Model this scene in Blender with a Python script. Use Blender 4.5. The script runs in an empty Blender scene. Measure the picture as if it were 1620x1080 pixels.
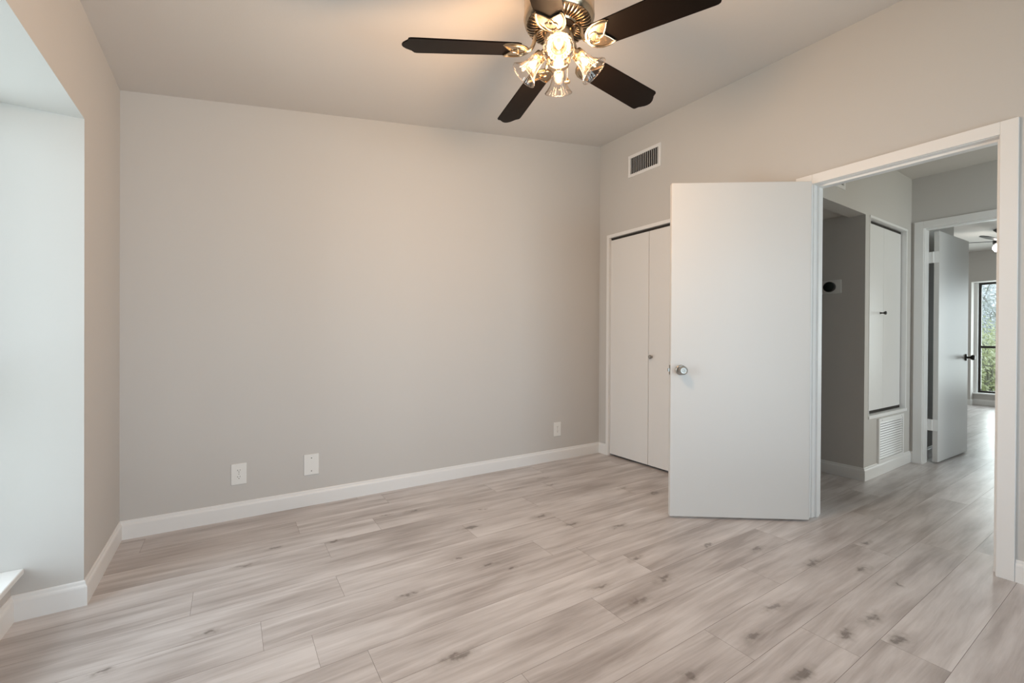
import bpy, bmesh, math, random
from mathutils import Vector, Matrix

S = bpy.context.scene
COL = S.collection
random.seed(7)

# ------------------------------------------------------------------ camera
W = 3.498            # bedroom width, left wall x=0, back wall y=0, floor z=0
cam_d = bpy.data.cameras.new('camera')
cam_d.sensor_width = 36.0
cam_d.sensor_fit = 'HORIZONTAL'
cam_d.lens = 693.05 / 1620 * 36.0
cam_d.clip_start = 0.02
cam = bpy.data.objects.new('camera', cam_d)
COL.objects.link(cam)
cr = Vector((0.84081449, -0.54129766, 0.00527517))
cu = Vector((-0.00209328, 0.00649362, 0.99997673))
cf = Vector((0.54131932, 0.84080597, -0.00432685))
CAM = Vector((0.4962, -3.1053, 1.0847))
cam.matrix_world = Matrix(((cr.x, cu.x, -cf.x, CAM.x), (cr.y, cu.y, -cf.y, CAM.y), (cr.z, cu.z, -cf.z, CAM.z), (0, 0, 0, 1)))
S.camera = cam

# ------------------------------------------------------------------ world, daylight, exposure
world = bpy.data.worlds.new('world')
S.world = world
world.use_nodes = True
bgn = world.node_tree.nodes['Background']
bgn.inputs[0].default_value = (0.80, 0.91, 1.0, 1)
bgn.inputs[1].default_value = 1.15
S.view_settings.view_transform = 'Standard'
S.view_settings.look = 'None'
S.view_settings.gamma = 1.0
S.view_settings.use_curve_mapping = False
S.view_settings.exposure = 0.43
S.cycles.max_bounces = 12
S.cycles.diffuse_bounces = 8
S.cycles.glossy_bounces = 4
S.cycles.transparent_max_bounces = 24
S.cycles.sample_clamp_indirect = 6.0
S.cycles.caustics_reflective = False
S.cycles.caustics_refractive = False
S.cycles.use_denoising = True


def area(name, loc, target, sx, sy, power, col):
    d = bpy.data.lights.new(name, 'AREA')
    d.shape = 'RECTANGLE'
    d.size, d.size_y, d.energy, d.color = sx, sy, power, col
    o = bpy.data.objects.new(name, d)
    COL.objects.link(o)
    v = Vector(target) - Vector(loc)
    o.matrix_world = Matrix.Translation(loc) @ v.to_track_quat('-Z', 'Y').to_matrix().to_4x4()
    return o


BULB = 4.5            # glow of the filaments in the four fan bulbs
BULB_W = 0.6           # light of each fan bulb
KIT_W = 30.0           # light of the lamp cluster as a whole
SKY = (0.86, 0.95, 1.0)
area('daylight_bedroom_window', (-1.70, -0.95, 1.42), (1.0, -0.95, 1.42), 1.9, 2.3, 86, (0.82, 0.93, 1.0))
area('ground_glow_bedroom_window', (-1.4, -1.05, -0.35), (0.2, -1.05, 1.7), 1.8, 1.4, 19, SKY)
area('fill_light_front', (2.5, -7.2, 1.45), (2.2, 0, 1.25), 4.0, 2.6, 106, (0.70, 0.86, 1.0))  # added broad fill, entering by the invented window behind the camera
area('fill_glow_front', (2.2, -5.3, -0.2), (2.2, -3.6, 1.9), 2.8, 1.6, 90, (0.84, 0.93, 1.0))  # added upward fill for the ceiling, through the same invented window
area('fill_light_hall', (5.05, -4.7, 1.4), (5.05, -1.7, 1.5), 1.15, 1.7, 22, (1.0, 0.88, 0.70))  # added warm fill for the hall walls, no known source
area('daylight_far_window', (11.72, -2.45, 1.15), (9.0, -2.45, 1.1), 2.6, 1.8, 76, (0.91, 0.98, 0.98))

# ------------------------------------------------------------------ materials


def mat(name, col, rough=0.6, metal=0.0, spec=0.5, noise=None, bump=None):
    m = bpy.data.materials.new(name)
    m.use_nodes = True
    nt = m.node_tree
    b = nt.nodes['Principled BSDF']
    b.inputs['Base Color'].default_value = (*col, 1)
    b.inputs['Roughness'].default_value = rough
    b.inputs['Metallic'].default_value = metal
    b.inputs['Specular IOR Level'].default_value = spec
    tc = nt.nodes.new('ShaderNodeTexCoord')
    if noise:
        sc, amt = noise
        n = nt.nodes.new('ShaderNodeTexNoise')
        n.inputs['Scale'].default_value = sc
        n.inputs['Detail'].default_value = 4
        nt.links.new(tc.outputs['Object'], n.inputs['Vector'])
        mx = nt.nodes.new('ShaderNodeMix')
        mx.data_type = 'RGBA'
        mx.inputs[6].default_value = (*[c * (1 - amt) for c in col], 1)
        mx.inputs[7].default_value = (*[min(1, c * (1 + amt)) for c in col], 1)
        nt.links.new(n.outputs['Fac'], mx.inputs[0])
        nt.links.new(mx.outputs[2], b.inputs['Base Color'])
    if bump:
        sc, st = bump
        n = nt.nodes.new('ShaderNodeTexNoise')
        n.inputs['Scale'].default_value = sc
        n.inputs['Detail'].default_value = 3
        nt.links.new(tc.outputs['Object'], n.inputs['Vector'])
        bp = nt.nodes.new('ShaderNodeBump')
        bp.inputs['Strength'].default_value = st
        bp.inputs['Distance'].default_value = 0.002
        nt.links.new(n.outputs['Fac'], bp.inputs['Height'])
        nt.links.new(bp.outputs['Normal'], b.inputs['Normal'])
    return m


def clear_mat(name, tint, gloss_lo, gloss_hi, rough=0.03):
    """thin clear glass: transparent sheet with a Fresnel-like sheen"""
    m = bpy.data.materials.new(name)
    m.use_nodes = True
    nt = m.node_tree
    nt.nodes.clear()
    out = nt.nodes.new('ShaderNodeOutputMaterial')
    t = nt.nodes.new('ShaderNodeBsdfTransparent')
    t.inputs[0].default_value = (*tint, 1)
    g = nt.nodes.new('ShaderNodeBsdfGlossy')
    g.inputs['Roughness'].default_value = rough
    lw = nt.nodes.new('ShaderNodeLayerWeight')
    lw.inputs[0].default_value = 0.35
    mr = nt.nodes.new('ShaderNodeMapRange')
    mr.inputs['To Min'].default_value = gloss_lo
    mr.inputs['To Max'].default_value = gloss_hi
    nt.links.new(lw.outputs['Facing'], mr.inputs['Value'])
    mx = nt.nodes.new('ShaderNodeMixShader')
    nt.links.new(mr.outputs[0], mx.inputs[0])
    nt.links.new(t.outputs[0], mx.inputs[1])
    nt.links.new(g.outputs[0], mx.inputs[2])
    nt.links.new(mx.outputs[0], out.inputs[0])
    return m


def emit_mat(name, col, strength):
    m = bpy.data.materials.new(name)
    m.use_nodes = True
    nt = m.node_tree
    nt.nodes.clear()
    out = nt.nodes.new('ShaderNodeOutputMaterial')
    e = nt.nodes.new('ShaderNodeEmission')
    e.inputs[0].default_value = (*col, 1)
    e.inputs[1].default_value = strength
    nt.links.new(e.outputs[0], out.inputs[0])
    return m


M = {}
M['wall'] = mat('wall_paint', (0.592, 0.575, 0.553), 0.75, noise=(2.2, 0.012), bump=(260, 0.12))
M['ceiling'] = mat('ceiling_paint', (0.645, 0.62, 0.595), 0.8, noise=(1.5, 0.012), bump=(160, 0.15))
M['trim'] = mat('trim_paint', (0.82, 0.82, 0.815), 0.38, noise=(4, 0.01))
M['door'] = mat('door_paint', (0.62, 0.61, 0.595), 0.42, noise=(1.4, 0.02), bump=(40, 0.05))
M['leafpaint'] = mat('closet_paint', (0.78, 0.775, 0.765), 0.40, noise=(1.4, 0.01), bump=(40, 0.05))
M['plate'] = mat('white_plastic', (0.82, 0.82, 0.80), 0.3, noise=(8, 0.01))
M['dark'] = mat('recess_shade', (0.03, 0.026, 0.022), 0.8, noise=(12, 0.1))  # shade inside recesses and gaps put into a near-black colour
M['slot'] = mat('socket_slot', (0.10, 0.09, 0.08), 0.6, noise=(30, 0.1))
M['nickel'] = mat('satin_nickel', (0.40, 0.385, 0.36), 0.42, 1.0, noise=(20, 0.04))
M['brass'] = mat('warm_brushed_nickel', (0.50, 0.40, 0.285), 0.22, 1.0, noise=(14, 0.06))
M['bronze'] = mat('dark_bronze', (0.045, 0.04, 0.035), 0.35, 0.6, noise=(14, 0.1))
M['blade'] = mat('espresso_blade', (0.0060, 0.0042, 0.0034), 0.38, spec=0.07, noise=(6, 0.25))
M['black'] = mat('black_plastic', (0.012, 0.013, 0.013), 0.3, noise=(9, 0.2))
M['screen'] = mat('thermostat_screen', (0.012, 0.02, 0.018), 0.12, noise=(9, 0.1))
M['glass'] = clear_mat('window_glass', (0.97, 0.99, 0.99), 0.03, 0.5)
M['shade'] = clear_mat('clear_lamp_glass', (0.98, 0.96, 0.94), 0.022, 0.55, 0.10)
M['globe'] = clear_mat('bulb_glass', (1.0, 0.97, 0.93), 0.01, 0.2, 0.08)
M['filament'] = emit_mat('bulb_glow', (1.0, 0.66, 0.38), BULB)
M['lampglow'] = emit_mat('far_lamp_glow', (1.0, 0.93, 0.84), 22)
M['leaf'] = mat('leaf_green', (0.74, 0.80, 0.50), 0.6, noise=(3, 0.35))
M['leafhaze'] = mat('leaf_hazed', (0.84, 0.88, 0.86), 0.6, noise=(3, 0.3))  # leaf colour bleached towards white to stand for overexposed haze
M['bark'] = mat('grey_bark', (0.46, 0.44, 0.41), 0.85, noise=(8, 0.3))
M['soil'] = mat('yard_ground', (0.30, 0.33, 0.18), 0.9, noise=(2, 0.4))

# ------------------------------------------------------------------ mesh helpers


class MB:
    def __init__(self):
        self.bm = bmesh.new()

    def box(self, x0, y0, z0, x1, y1, z1):
        vs = [self.bm.verts.new(p) for p in ((x0, y0, z0), (x1, y0, z0), (x1, y1, z0), (x0, y1, z0), (x0, y0, z1), (x1, y0, z1), (x1, y1, z1), (x0, y1, z1))]
        for f in ((3, 2, 1, 0), (4, 5, 6, 7), (0, 1, 5, 4), (1, 2, 6, 5), (2, 3, 7, 6), (3, 0, 4, 7)):
            self.bm.faces.new([vs[i] for i in f])
        return self

    def obox(self, Mx, x0, y0, z0, x1, y1, z1):
        n = len(self.bm.verts)
        self.box(x0, y0, z0, x1, y1, z1)
        self.bm.verts.ensure_lookup_table()
        for v in self.bm.verts[n:]:
            v.co = Mx @ v.co
        return self

    def lathe(self, prof, Mx=Matrix(), seg=32, flute=0.0, nfl=12, fl_from=0.0):
        """prof: list of (r, z); revolve round local z; flute: radial ripple"""
        rings = []
        zt = max(abs(p[1]) for p in prof) or 1
        for r, z in prof:
            if r < 1e-6:
                rings.append([self.bm.verts.new(Mx @ Vector((0, 0, z)))])
            else:
                ring = []
                for i in range(seg):
                    a = 2 * math.pi * i / seg
                    k = 1 + flute * math.cos(nfl * a) * max(0, (abs(z) / zt - fl_from))
                    ring.append(self.bm.verts.new(Mx @ Vector((r * k * math.cos(a), r * k * math.sin(a), z))))
                rings.append(ring)
        for A, B in zip(rings, rings[1:]):
            for i in range(seg):
                j = (i + 1) % seg
                if len(A) == 1 and len(B) == 1:
                    break
                if len(A) == 1:
                    self.bm.faces.new((A[0], B[j], B[i]))
                elif len(B) == 1:
                    self.bm.faces.new((A[i], A[j], B[0]))
                else:
                    self.bm.faces.new((A[i], A[j], B[j], B[i]))
        return self

    def tube(self, pts, r, seg=8, closed=False, radii=None):
        pts = [Vector(p) for p in pts]
        n = len(pts)
        rings = []
        up = Vector((0.13, 0.21, 0.97))
        for i, p in enumerate(pts):
            a = pts[(i - 1) % n] if (closed or i) else p
            b = pts[(i + 1) % n] if (closed or i < n - 1) else p
            t = (b - a).normalized()
            s = t.cross(up)
            if s.length < 1e-3:
                s = t.cross(Vector((1, 0, 0)))
            s.normalize()
            q = s.cross(t)
            rr = radii[i] if radii else r
            rings.append([self.bm.verts.new(p + rr * (math.cos(2 * math.pi * k / seg) * s + math.sin(2 * math.pi * k / seg) * q)) for k in range(seg)])
        for i in range(n if closed else n - 1):
            A, B = rings[i], rings[(i + 1) % n]
            for k in range(seg):
                l = (k + 1) % seg
                self.bm.faces.new((A[k], A[l], B[l], B[k]))
        if not closed:
            self.bm.faces.new(rings[0][::-1])
            self.bm.faces.new(rings[-1])
        return self

    def prism(self, outline, z0, z1, Mx=Matrix()):
        a = [self.bm.verts.new(Mx @ Vector((x, y, z0))) for x, y in outline]
        b = [self.bm.verts.new(Mx @ Vector((x, y, z1))) for x, y in outline]
        self.bm.faces.new(a[::-1])
        self.bm.faces.new(b)
        n = len(a)
        for i in range(n):
            j = (i + 1) % n
            self.bm.faces.new((a[i], a[j], b[j], b[i]))
        return self

    def sweep(self, path, prof, side=1, closed_ends=True):
        """skirting: path of (x, y); prof of (out, z); out goes to the left of travel for side=1"""
        P = [Vector((p[0], p[1])) for p in path]
        n = len(P)
        rows = []
        for i, p in enumerate(P):
            d1 = (P[i] - P[i - 1]).normalized() if i else None
            d2 = (P[i + 1] - P[i]).normalized() if i < n - 1 else None
            n1 = Vector((-d1.y, d1.x)) * side if d1 is not None else None
            n2 = Vector((-d2.y, d2.x)) * side if d2 is not None else None
            if n1 is None:
                m = n2
            elif n2 is None:
                m = n1
            else:
                m = (n1 + n2) / (1 + n1.dot(n2))
            rows.append([self.bm.verts.new((p.x + m.x * o, p.y + m.y * o, z)) for o, z in prof])
        k = len(prof)
        for A, B in zip(rows, rows[1:]):
            for i in range(k):
                j = (i + 1) % k
                self.bm.faces.new((A[i], A[j], B[j], B[i]))
        self.bm.faces.new(rows[0])
        self.bm.faces.new(rows[-1][::-1])
        return self

    def build(self, name, m, parent=None, bevel=0.0, smooth=None, bseg=2, weld=False):
        if weld:
            bmesh.ops.remove_doubles(self.bm, verts=self.bm.verts, dist=1e-5)
        bmesh.ops.recalc_face_normals(self.bm, faces=self.bm.faces)
        me = bpy.data.meshes.new(name)
        self.bm.to_mesh(me)
        self.bm.free()
        o = bpy.data.objects.new(name, me)
        COL.objects.link(o)
        for mm in (m if isinstance(m, (list, tuple)) else [m]):
            me.materials.append(mm)
        if bevel:
            b = o.modifiers.new('edge', 'BEVEL')
            b.width = bevel
            b.segments = bseg
            b.limit_method = 'ANGLE'
            b.angle_limit = math.radians(40)
        if smooth is not None:
            me.polygons.foreach_set('use_smooth', [True] * len(me.polygons))
            if smooth < 3.1:
                me.set_sharp_from_angle(angle=smooth)
        if parent is not None:
            o.parent = parent
        return o


def tag(o, label, cat=None, group=None, kind=None):
    o['label'] = label
    if cat:
        o['category'] = cat
    if group:
        o['group'] = group
    if kind:
        o['kind'] = kind
    return o


def struct(o, label=None):
    o['kind'] = 'structure'
    if label:
        o['label'] = label
    return o


def empty(name, loc=(0, 0, 0), rz=0.0, Mx=None):
    o = bpy.data.objects.new(name, None)
    o.empty_display_size = 0.1
    COL.objects.link(o)
    if Mx is not None:
        o.matrix_world = Mx
    else:
        o.location = loc
        o.rotation_euler = (0, 0, rz)
    return o


def rotz(a):
    return Matrix.Rotation(a, 4, 'Z')


def axis_mx(p, d):
    """frame at p whose local +z runs along d"""
    return Matrix.Translation(p) @ Vector(d).to_track_quat('Z', 'Y').to_matrix().to_4x4()


# ------------------------------------------------------------------ dimensions
A0 = -0.6765          # alcove starts here on the left wall
A1 = -1.56            # and ends here
YF = -4.3             # wall behind the camera
SOF = 1.9664          # alcove soffit
ZL, ZR = 2.403, 2.948 # ceiling heights at left and right walls
T = 0.115             # wall thickness
D0, D1, DH = -1.848, -2.614, 2.045      # doorway on right wall
C0, C1, CH = -0.135, -1.040, 2.040      # closet opening
HX, QX = 4.644, 5.668                   # hall corner, wall with the second door
PY = -1.726                             # hall wall facing the camera
HCEIL, FCEIL = 2.548, 2.628
FX = 11.2
E0, E1, EH = -1.818, -2.640, 2.088      # second doorway

# ------------------------------------------------------------------ floor: one mesh of planks
KNOTS = [(433, 867), (389, 894), (530, 855), (646, 940), (656, 808), (764, 805), (727, 883), (744, 834), (774, 893), (809, 898), (856, 816), (905, 828),
         (979, 832), (860, 756), (870, 767), (1036, 781), (986, 772), (1009, 952), (1006, 883), (1051, 918), (952, 927), (1119, 862), (1197, 868), (1365, 900),
         (1369, 858), (1421, 923), (1379, 978), (1421, 1011), (1191, 1007), (1226, 959), (1339, 1005), (1268, 1066), (1090, 1068), (1006, 951), (1050, 913),
         (1285, 890), (1034, 779), (161, 1063), (610, 815), (330, 1000), (720, 1040)]


def floor_pt(px, py):
    d = (px - 810) / 693.05 * cr - (py - 540) / 693.05 * cu + cf
    t = -CAM.z / d.z
    p = CAM + d * t
    return (p.x, p.y)


def floor_material():
    m = bpy.data.materials.new('greige_plank')
    m.use_nodes = True
    nt = m.node_tree
    N, L = nt.nodes.new, nt.links.new
    b = nt.nodes['Principled BSDF']
    tc = N('ShaderNodeTexCoord')
    at = N('ShaderNodeAttribute')
    at.attribute_name = 'plank'

    def math_(op, a, bb=None, c=None):
        n = N('ShaderNodeMath')
        n.operation = op
        for i, v in enumerate((a, bb, c)):
            if v is None:
                continue
            if isinstance(v, (int, float)):
                n.inputs[i].default_value = v
            else:
                L(v, n.inputs[i])
        return n.outputs[0]

    def vmath(op, a, bb):
        n = N('ShaderNodeVectorMath')
        n.operation = op
        for i, v in enumerate((a, bb)):
            if isinstance(v, tuple):
                n.inputs[i].default_value = v
            else:
                L(v, n.inputs[i])
        return n

    # plank-wise offset so grain breaks at every joint
    off = vmath('MULTIPLY', at.outputs['Vector'], (31.0, 17.0, 9.0)).outputs[0]
    pos = vmath('ADD', tc.outputs['Object'], off).outputs[0]
    wp = N('ShaderNodeTexNoise')
    wp.inputs['Scale'].default_value = 1.0
    wp.inputs['Detail'].default_value = 2
    L(vmath('MULTIPLY', pos, (1.3, 5.0, 1.0)).outputs[0], wp.inputs['Vector'])
    wpv = vmath('MULTIPLY', vmath('SUBTRACT', wp.outputs['Color'], (0.5, 0.5, 0.5)).outputs[0], (0.0, 0.045, 0.0)).outputs[0]
    pos = vmath('ADD', pos, wpv).outputs[0]
    # knots bend the grain
    kn = None
    wob = N('ShaderNodeTexNoise')
    wob.inputs['Scale'].default_value = 26
    wob.inputs['Detail'].default_value = 3
    L(tc.outputs['Object'], wob.inputs['Vector'])
    wv = vmath('SUBTRACT', wob.outputs['Color'], (0.5, 0.5, 0.5)).outputs[0]
    wv = vmath('MULTIPLY', wv, (0.13, 0.060, 0.0)).outputs[0]
    ppos = vmath('ADD', tc.outputs['Object'], wv).outputs[0]
    rnd = random.Random(3)
    for (px, py) in KNOTS:
        fx, fy = floor_pt(px, py)
        s = rnd.uniform(0.45, 1.1)
        d = vmath('SUBTRACT', ppos, (fx, fy, 0)).outputs[0]
        d = vmath('MULTIPLY', d, (1 / (0.060 * s), 1 / (0.021 * s), 0.0)).outputs[0]
        ln = N('ShaderNodeVectorMath')
        ln.operation = 'LENGTH'
        L(d, ln.inputs[0])
        k = ln.outputs['Value']
        kn = k if kn is None else math_('MINIMUM', kn, k)
    kmask = N('ShaderNodeMapRange')
    kmask.interpolation_type = 'SMOOTHSTEP'
    kmask.inputs['From Min'].default_value = 1.9
    kmask.inputs['From Max'].default_value = 0.25
    L(kn, kmask.inputs['Value'])
    kcore = N('ShaderNodeMapRange')
    kcore.interpolation_type = 'SMOOTHSTEP'
    kcore.inputs['From Min'].default_value = 0.80
    kcore.inputs['From Max'].default_value = 0.25
    L(kn, kcore.inputs['Value'])
    # broad streaks along the board
    g1 = N('ShaderNodeTexNoise')
    g1.inputs['Scale'].default_value = 1.0
    g1.inputs['Detail'].default_value = 5
    g1.inputs['Roughness'].default_value = 0.62
    g1.inputs['Distortion'].default_value = 0.6
    L(vmath('MULTIPLY', pos, (1.7, 26.0, 1.0)).outputs[0], g1.inputs['Vector'])
    g2 = N('ShaderNodeTexNoise')
    g2.inputs['Scale'].default_value = 1.0
    g2.inputs['Detail'].default_value = 6
    g2.inputs['Roughness'].default_value = 0.7
    L(vmath('MULTIPLY', pos, (5.0, 110.0, 1.0)).outputs[0], g2.inputs['Vector'])
    g3 = N('ShaderNodeTexNoise')
    g3.inputs['Scale'].default_value = 1.0
    g3.inputs['Detail'].default_value = 3
    L(vmath('MULTIPLY', pos, (1.9, 9.0, 1.0)).outputs[0], g3.inputs['Vector'])
    ramp = N('ShaderNodeValToRGB')
    ramp.color_ramp.elements[0].position = 0.28
    ramp.color_ramp.elements[0].color = (0.355, 0.315, 0.300, 1)
    ramp.color_ramp.elements[1].position = 0.72
    ramp.color_ramp.elements[1].color = (0.665, 0.630, 0.622, 1)
    e = ramp.color_ramp.elements.new(0.5)
    e.color = (0.520, 0.480, 0.468, 1)
    v = math_('MULTIPLY_ADD', g1.outputs['Fac'], 0.75, math_('MULTIPLY', g3.outputs['Fac'], 0.80))
    v = math_('ADD', v, math_('MULTIPLY', math_('SUBTRACT', g2.outputs['Fac'], 0.5), 0.22))
    sep = N('ShaderNodeSeparateXYZ')
    L(at.outputs['Vector'], sep.inputs[0])
    v = math_('ADD', v, math_('MULTIPLY', math_('SUBTRACT', sep.outputs[2], 0.5), 0.10))
    v = math_('ADD', v, -0.275)
    L(v, ramp.inputs['Fac'])
    mx = N('ShaderNodeMix')
    mx.data_type = 'RGBA'
    L(math_('MULTIPLY', kmask.outputs[0], math_('MULTIPLY_ADD', g2.outputs['Fac'], 0.8, -0.02)), mx.inputs[0])
    L(ramp.outputs[0], mx.inputs[6])
    mx.inputs[7].default_value = (0.215, 0.180, 0.155, 1)
    mx2 = N('ShaderNodeMix')
    mx2.data_type = 'RGBA'
    L(math_('MINIMUM', math_('MULTIPLY', kcore.outputs[0], math_('MULTIPLY', g2.outputs['Fac'], 1.15)), 0.6), mx2.inputs[0])
    L(mx.outputs[2], mx2.inputs[6])
    mx2.inputs[7].default_value = (0.10, 0.082, 0.072, 1)
    L(mx2.outputs[2], b.inputs['Base Color'])
    L(math_('MULTIPLY_ADD', g2.outputs['Fac'], 0.12, 0.27), b.inputs['Roughness'])
    b.inputs['Specular IOR Level'].default_value = 0.5
    bp = N('ShaderNodeBump')
    bp.inputs['Strength'].default_value = 0.10
    bp.inputs['Distance'].default_value = 0.0015
    L(g2.outputs['Fac'], bp.inputs['Height'])
    L(bp.outputs['Normal'], b.inputs['Normal'])
    return m


def build_floor():
    PW, PL = 0.188, 1.27
    x0, x1 = -0.30, FX + 0.3
    joints = {1: [0.825], 3: [0.92], 4: [1.637], 5: [0.905, 2.173], 6: [0.597], 7: [0.75, 2.018], 8: [0.902, 2.168], 9: [1.777], 10: [2.565],
              11: [0.70, 1.997, 3.309, 4.64], 12: [1.05, 2.32, 3.642], 13: [1.22, 2.49]}
    bm = bmesh.new()
    lay = bm.faces.layers.float_vector if hasattr(bm.faces.layers, 'float_vector') else None
    data = []
    rnd = random.Random(11)
    g, h = 0.0006, 0.0007
    y_top = -0.24 + 0.188     # seam above row 0
    for row in range(-3, 26):
        ya = y_top - PW * row
        yb = ya - PW
        js = joints.get(row) or [rnd.uniform(0, PL)]
        cuts = list(js)
        while cuts[0] > x0:
            cuts.insert(0, cuts[0] - PL)
        while cuts[-1] < x1:
            cuts.append(cuts[-1] + PL)
        for xa, xb in zip(cuts, cuts[1:]):
            xa2, xb2 = max(xa, x0), min(xb, x1)
            if xb2 - xa2 < 0.02:
                continue
            val = (rnd.random(), rnd.random(), rnd.random())
            o = [(xa2, yb), (xb2, yb), (xb2, ya), (xa2, ya)]
            i = [(xa2 + g, yb + g), (xb2 - g, yb + g), (xb2 - g, ya - g), (xa2 + g, ya - g)]
            ov = [bm.verts.new((x, y, -h)) for x, y in o]
            iv = [bm.verts.new((x, y, 0)) for x, y in i]
            f = bm.faces.new(iv)
            data.append(val)
            for k in range(4):
                l = (k + 1) % 4
                q = bm.faces.new((ov[k], ov[l], iv[l], iv[k]))
                q.material_index = 1
                data.append(val)
    # underside so the slab has depth
    vs = [bm.verts.new(p) for p in ((x0, -5.0, -0.06), (x1, -5.0, -0.06), (x1, 0.7, -0.06), (x0, 0.7, -0.06))]
    bm.faces.new(vs[::-1]).material_index = 1
    data.append((0, 0, 0))
    me = bpy.data.meshes.new('floor')
    bm.to_mesh(me)
    bm.free()
    a = me.attributes.new('plank', 'FLOAT_VECTOR', 'FACE')
    a.data.foreach_set('vector', [c for v in data for c in v])
    o = bpy.data.objects.new('floor', me)
    COL.objects.link(o)
    me.materials.append(floor_material())
    me.materials.append(mat('plank_edge', (0.24, 0.205, 0.18), 0.6, noise=(10, 0.1)))
    struct(o, 'greige wood plank floor running from the bedroom through the hall')


build_floor()

# ------------------------------------------------------------------ bedroom shell
wb = MB().box(-0.5, 0, -0.02, W, T, 3.1)
struct(wb.build('wall_back', M['wall']), 'long plain grey wall with three cover plates near its baseboard')

wl = MB()
wl.box(-0.5, A0, -0.02, 0, 0, 3.1)                    # strip by the corner, its end is the alcove side
wl.box(-0.5, A1, SOF, 0, A0, 3.1)                     # above the alcove
wl.box(-0.5, YF, -0.02, 0, A1, 3.1)                   # beyond the alcove
wl.box(-0.5, A1, -0.02, -0.204, A0, 0.172)            # low wall under the sill
struct(wl.build('wall_left', M['wall']), 'left wall broken by the window alcove')

wr = MB()
ZT = 3.1
wr.box(W, C0, -0.02, W + T, T, ZT)
wr.box(W, C1, CH, W + T, C0, ZT)
wr.box(W, D0 + 0.012, -0.02, W + T, C1, ZT)
wr.box(W, D1 - 0.012, DH + 0.008, W + T, D0 + 0.012, ZT)
wr.box(W, YF, -0.02, W + T, D1 - 0.012, ZT)
struct(wr.build('wall_right', M['wall']), 'right wall holding the closet and the doorway')
wf = MB()
wf.box(-0.5, YF - T, -0.02, 0.35, YF, 3.1)
wf.box(3.15, YF - T, -0.02, W + T, YF, 3.1)
wf.box(0.35, YF - T, -0.02, 3.15, YF, 0.25)
wf.box(0.35, YF - T, 2.10, 3.15, YF, 3.1)
struct(wf.build('wall_front', M['wall']))


def zc(x, y):
    return ZL + (ZR - ZL + 0.022 * y) * x / W


cb = MB()
n = 12
rows = []
for i in range(n + 1):
    x = W * i / n
    rows.append([(cb.bm.verts.new((x, YF * j / n, zc(x, YF * j / n))), cb.bm.verts.new((x, YF * j / n, zc(x, YF * j / n) + 0.08))) for j in range(n + 1)])
for i in range(n):
    for j in range(n):
        for s in (0, 1):
            cb.bm.faces.new((rows[i][j][s], rows[i + 1][j][s], rows[i + 1][j + 1][s], rows[i][j + 1][s]))
for i in range(n):
    for a, b_ in (((i, 0), (i + 1, 0)), ((i, n), (i + 1, n)), ((0, i), (0, i + 1)), ((n, i), (n, i + 1))):
        p, q = rows[a[0]][a[1]], rows[b_[0]][b_[1]]
        cb.bm.faces.new((p[0], q[0], q[1], p[1]))
struct(cb.build('ceiling', M['ceiling'], smooth=3.14), 'sloping bedroom ceiling rising towards the doorway wall')
COL.objects['ceiling'].data.polygons.foreach_set('use_smooth', [False] * len(COL.objects['ceiling'].data.polygons))

# skirting boards
BB = [(0, 0), (0.012, 0), (0.012, 0.074), (0.0105, 0.080), (0.0065, 0.086), (0.0055, 0.096), (0.003, 0.100), (0, 0.100)]
struct(MB().sweep([(0.0, 0.0), (W, 0.0)], BB, side=-1).build('baseboard_back', M['trim']), 'white baseboard along the long plain wall')
struct(MB().sweep([(-0.204, A1), (-0.204, A0), (0.0, A0), (0.0, 0.0)], BB, side=-1).build('baseboard_left', M['trim']), 'white baseboard turning into the window alcove')
struct(MB().sweep([(W, -0.0), (W, -0.104)], BB, side=-1).build('baseboard_corner', M['trim']), 'short white baseboard between the corner and the closet trim')
struct(MB().sweep([(W, C1 - 0.033), (W, -1.75)], BB, side=-1).build('baseboard_right', M['trim']))
struct(MB().sweep([(W, -2.677), (W, YF)], BB, side=-1).build('baseboard_front', M['trim']), 'white baseboard end right of the doorway casing')

# alcove sill and window
struct(MB().box(-0.40, A1, 0.174, -0.168, A0 + 0.0, 0.196).build('sill_alcove', M['trim'], bevel=0.004), 'white window sill in the left alcove')


def make_window(name, x, y0, y1, z0, z1, units, m_frame, label, depth=0.05):
    """single-hung units in a plane x = const; y0 > y1"""
    root = struct(empty(name, (x, (y0 + y1) / 2, z0)), label)
    cx, cy, cz = x, (y0 + y1) / 2, z0
    fw = 0.035
    mb = MB()

    def bx(a, b, c, d, e, f):
        mb.box(a - cx, b - cy, c - cz, d - cx, e - cy, f - cz)
    bx(x - depth / 2, y1, z0, x + depth / 2, y0, z0 + fw)
    bx(x - depth / 2, y1, z1 - fw, x + depth / 2, y0, z1)
    wu = (y0 - y1) / units
    for i in range(units + 1):
        yy = y0 - i * wu
        a, b = yy - fw / 2, yy + fw / 2
        if i == 0:
            a, b = yy - fw, yy
        if i == units:
            a, b = yy, yy + fw
        bx(x - depth / 2, a, z0 + fw, x + depth / 2, b, z1 - fw)
    mb.build('frame', m_frame, root, bevel=0.003)
    zm = (z0 + z1) / 2 - 0.16
    for i in range(units):
        ya, yb = y0 - i * wu - fw, y0 - (i + 1) * wu + fw
        sash = MB()
        sash.box(x - 0.018 - cx, yb - cy, zm - 0.02 - cz, x + 0.018 - cx, ya - cy, zm + 0.02 - cz)
        s = sash.build('meeting_rail', m_frame, root, bevel=0.003)
        for za, zb in ((z0 + fw, zm - 0.02), (zm + 0.02, z1 - fw)):
            MB().box(x - 0.003 - cx, yb - cy, za - cz, x + 0.003 - cx, ya - cy, zb - cz).build('pane', M['glass'], root)
    return root


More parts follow.
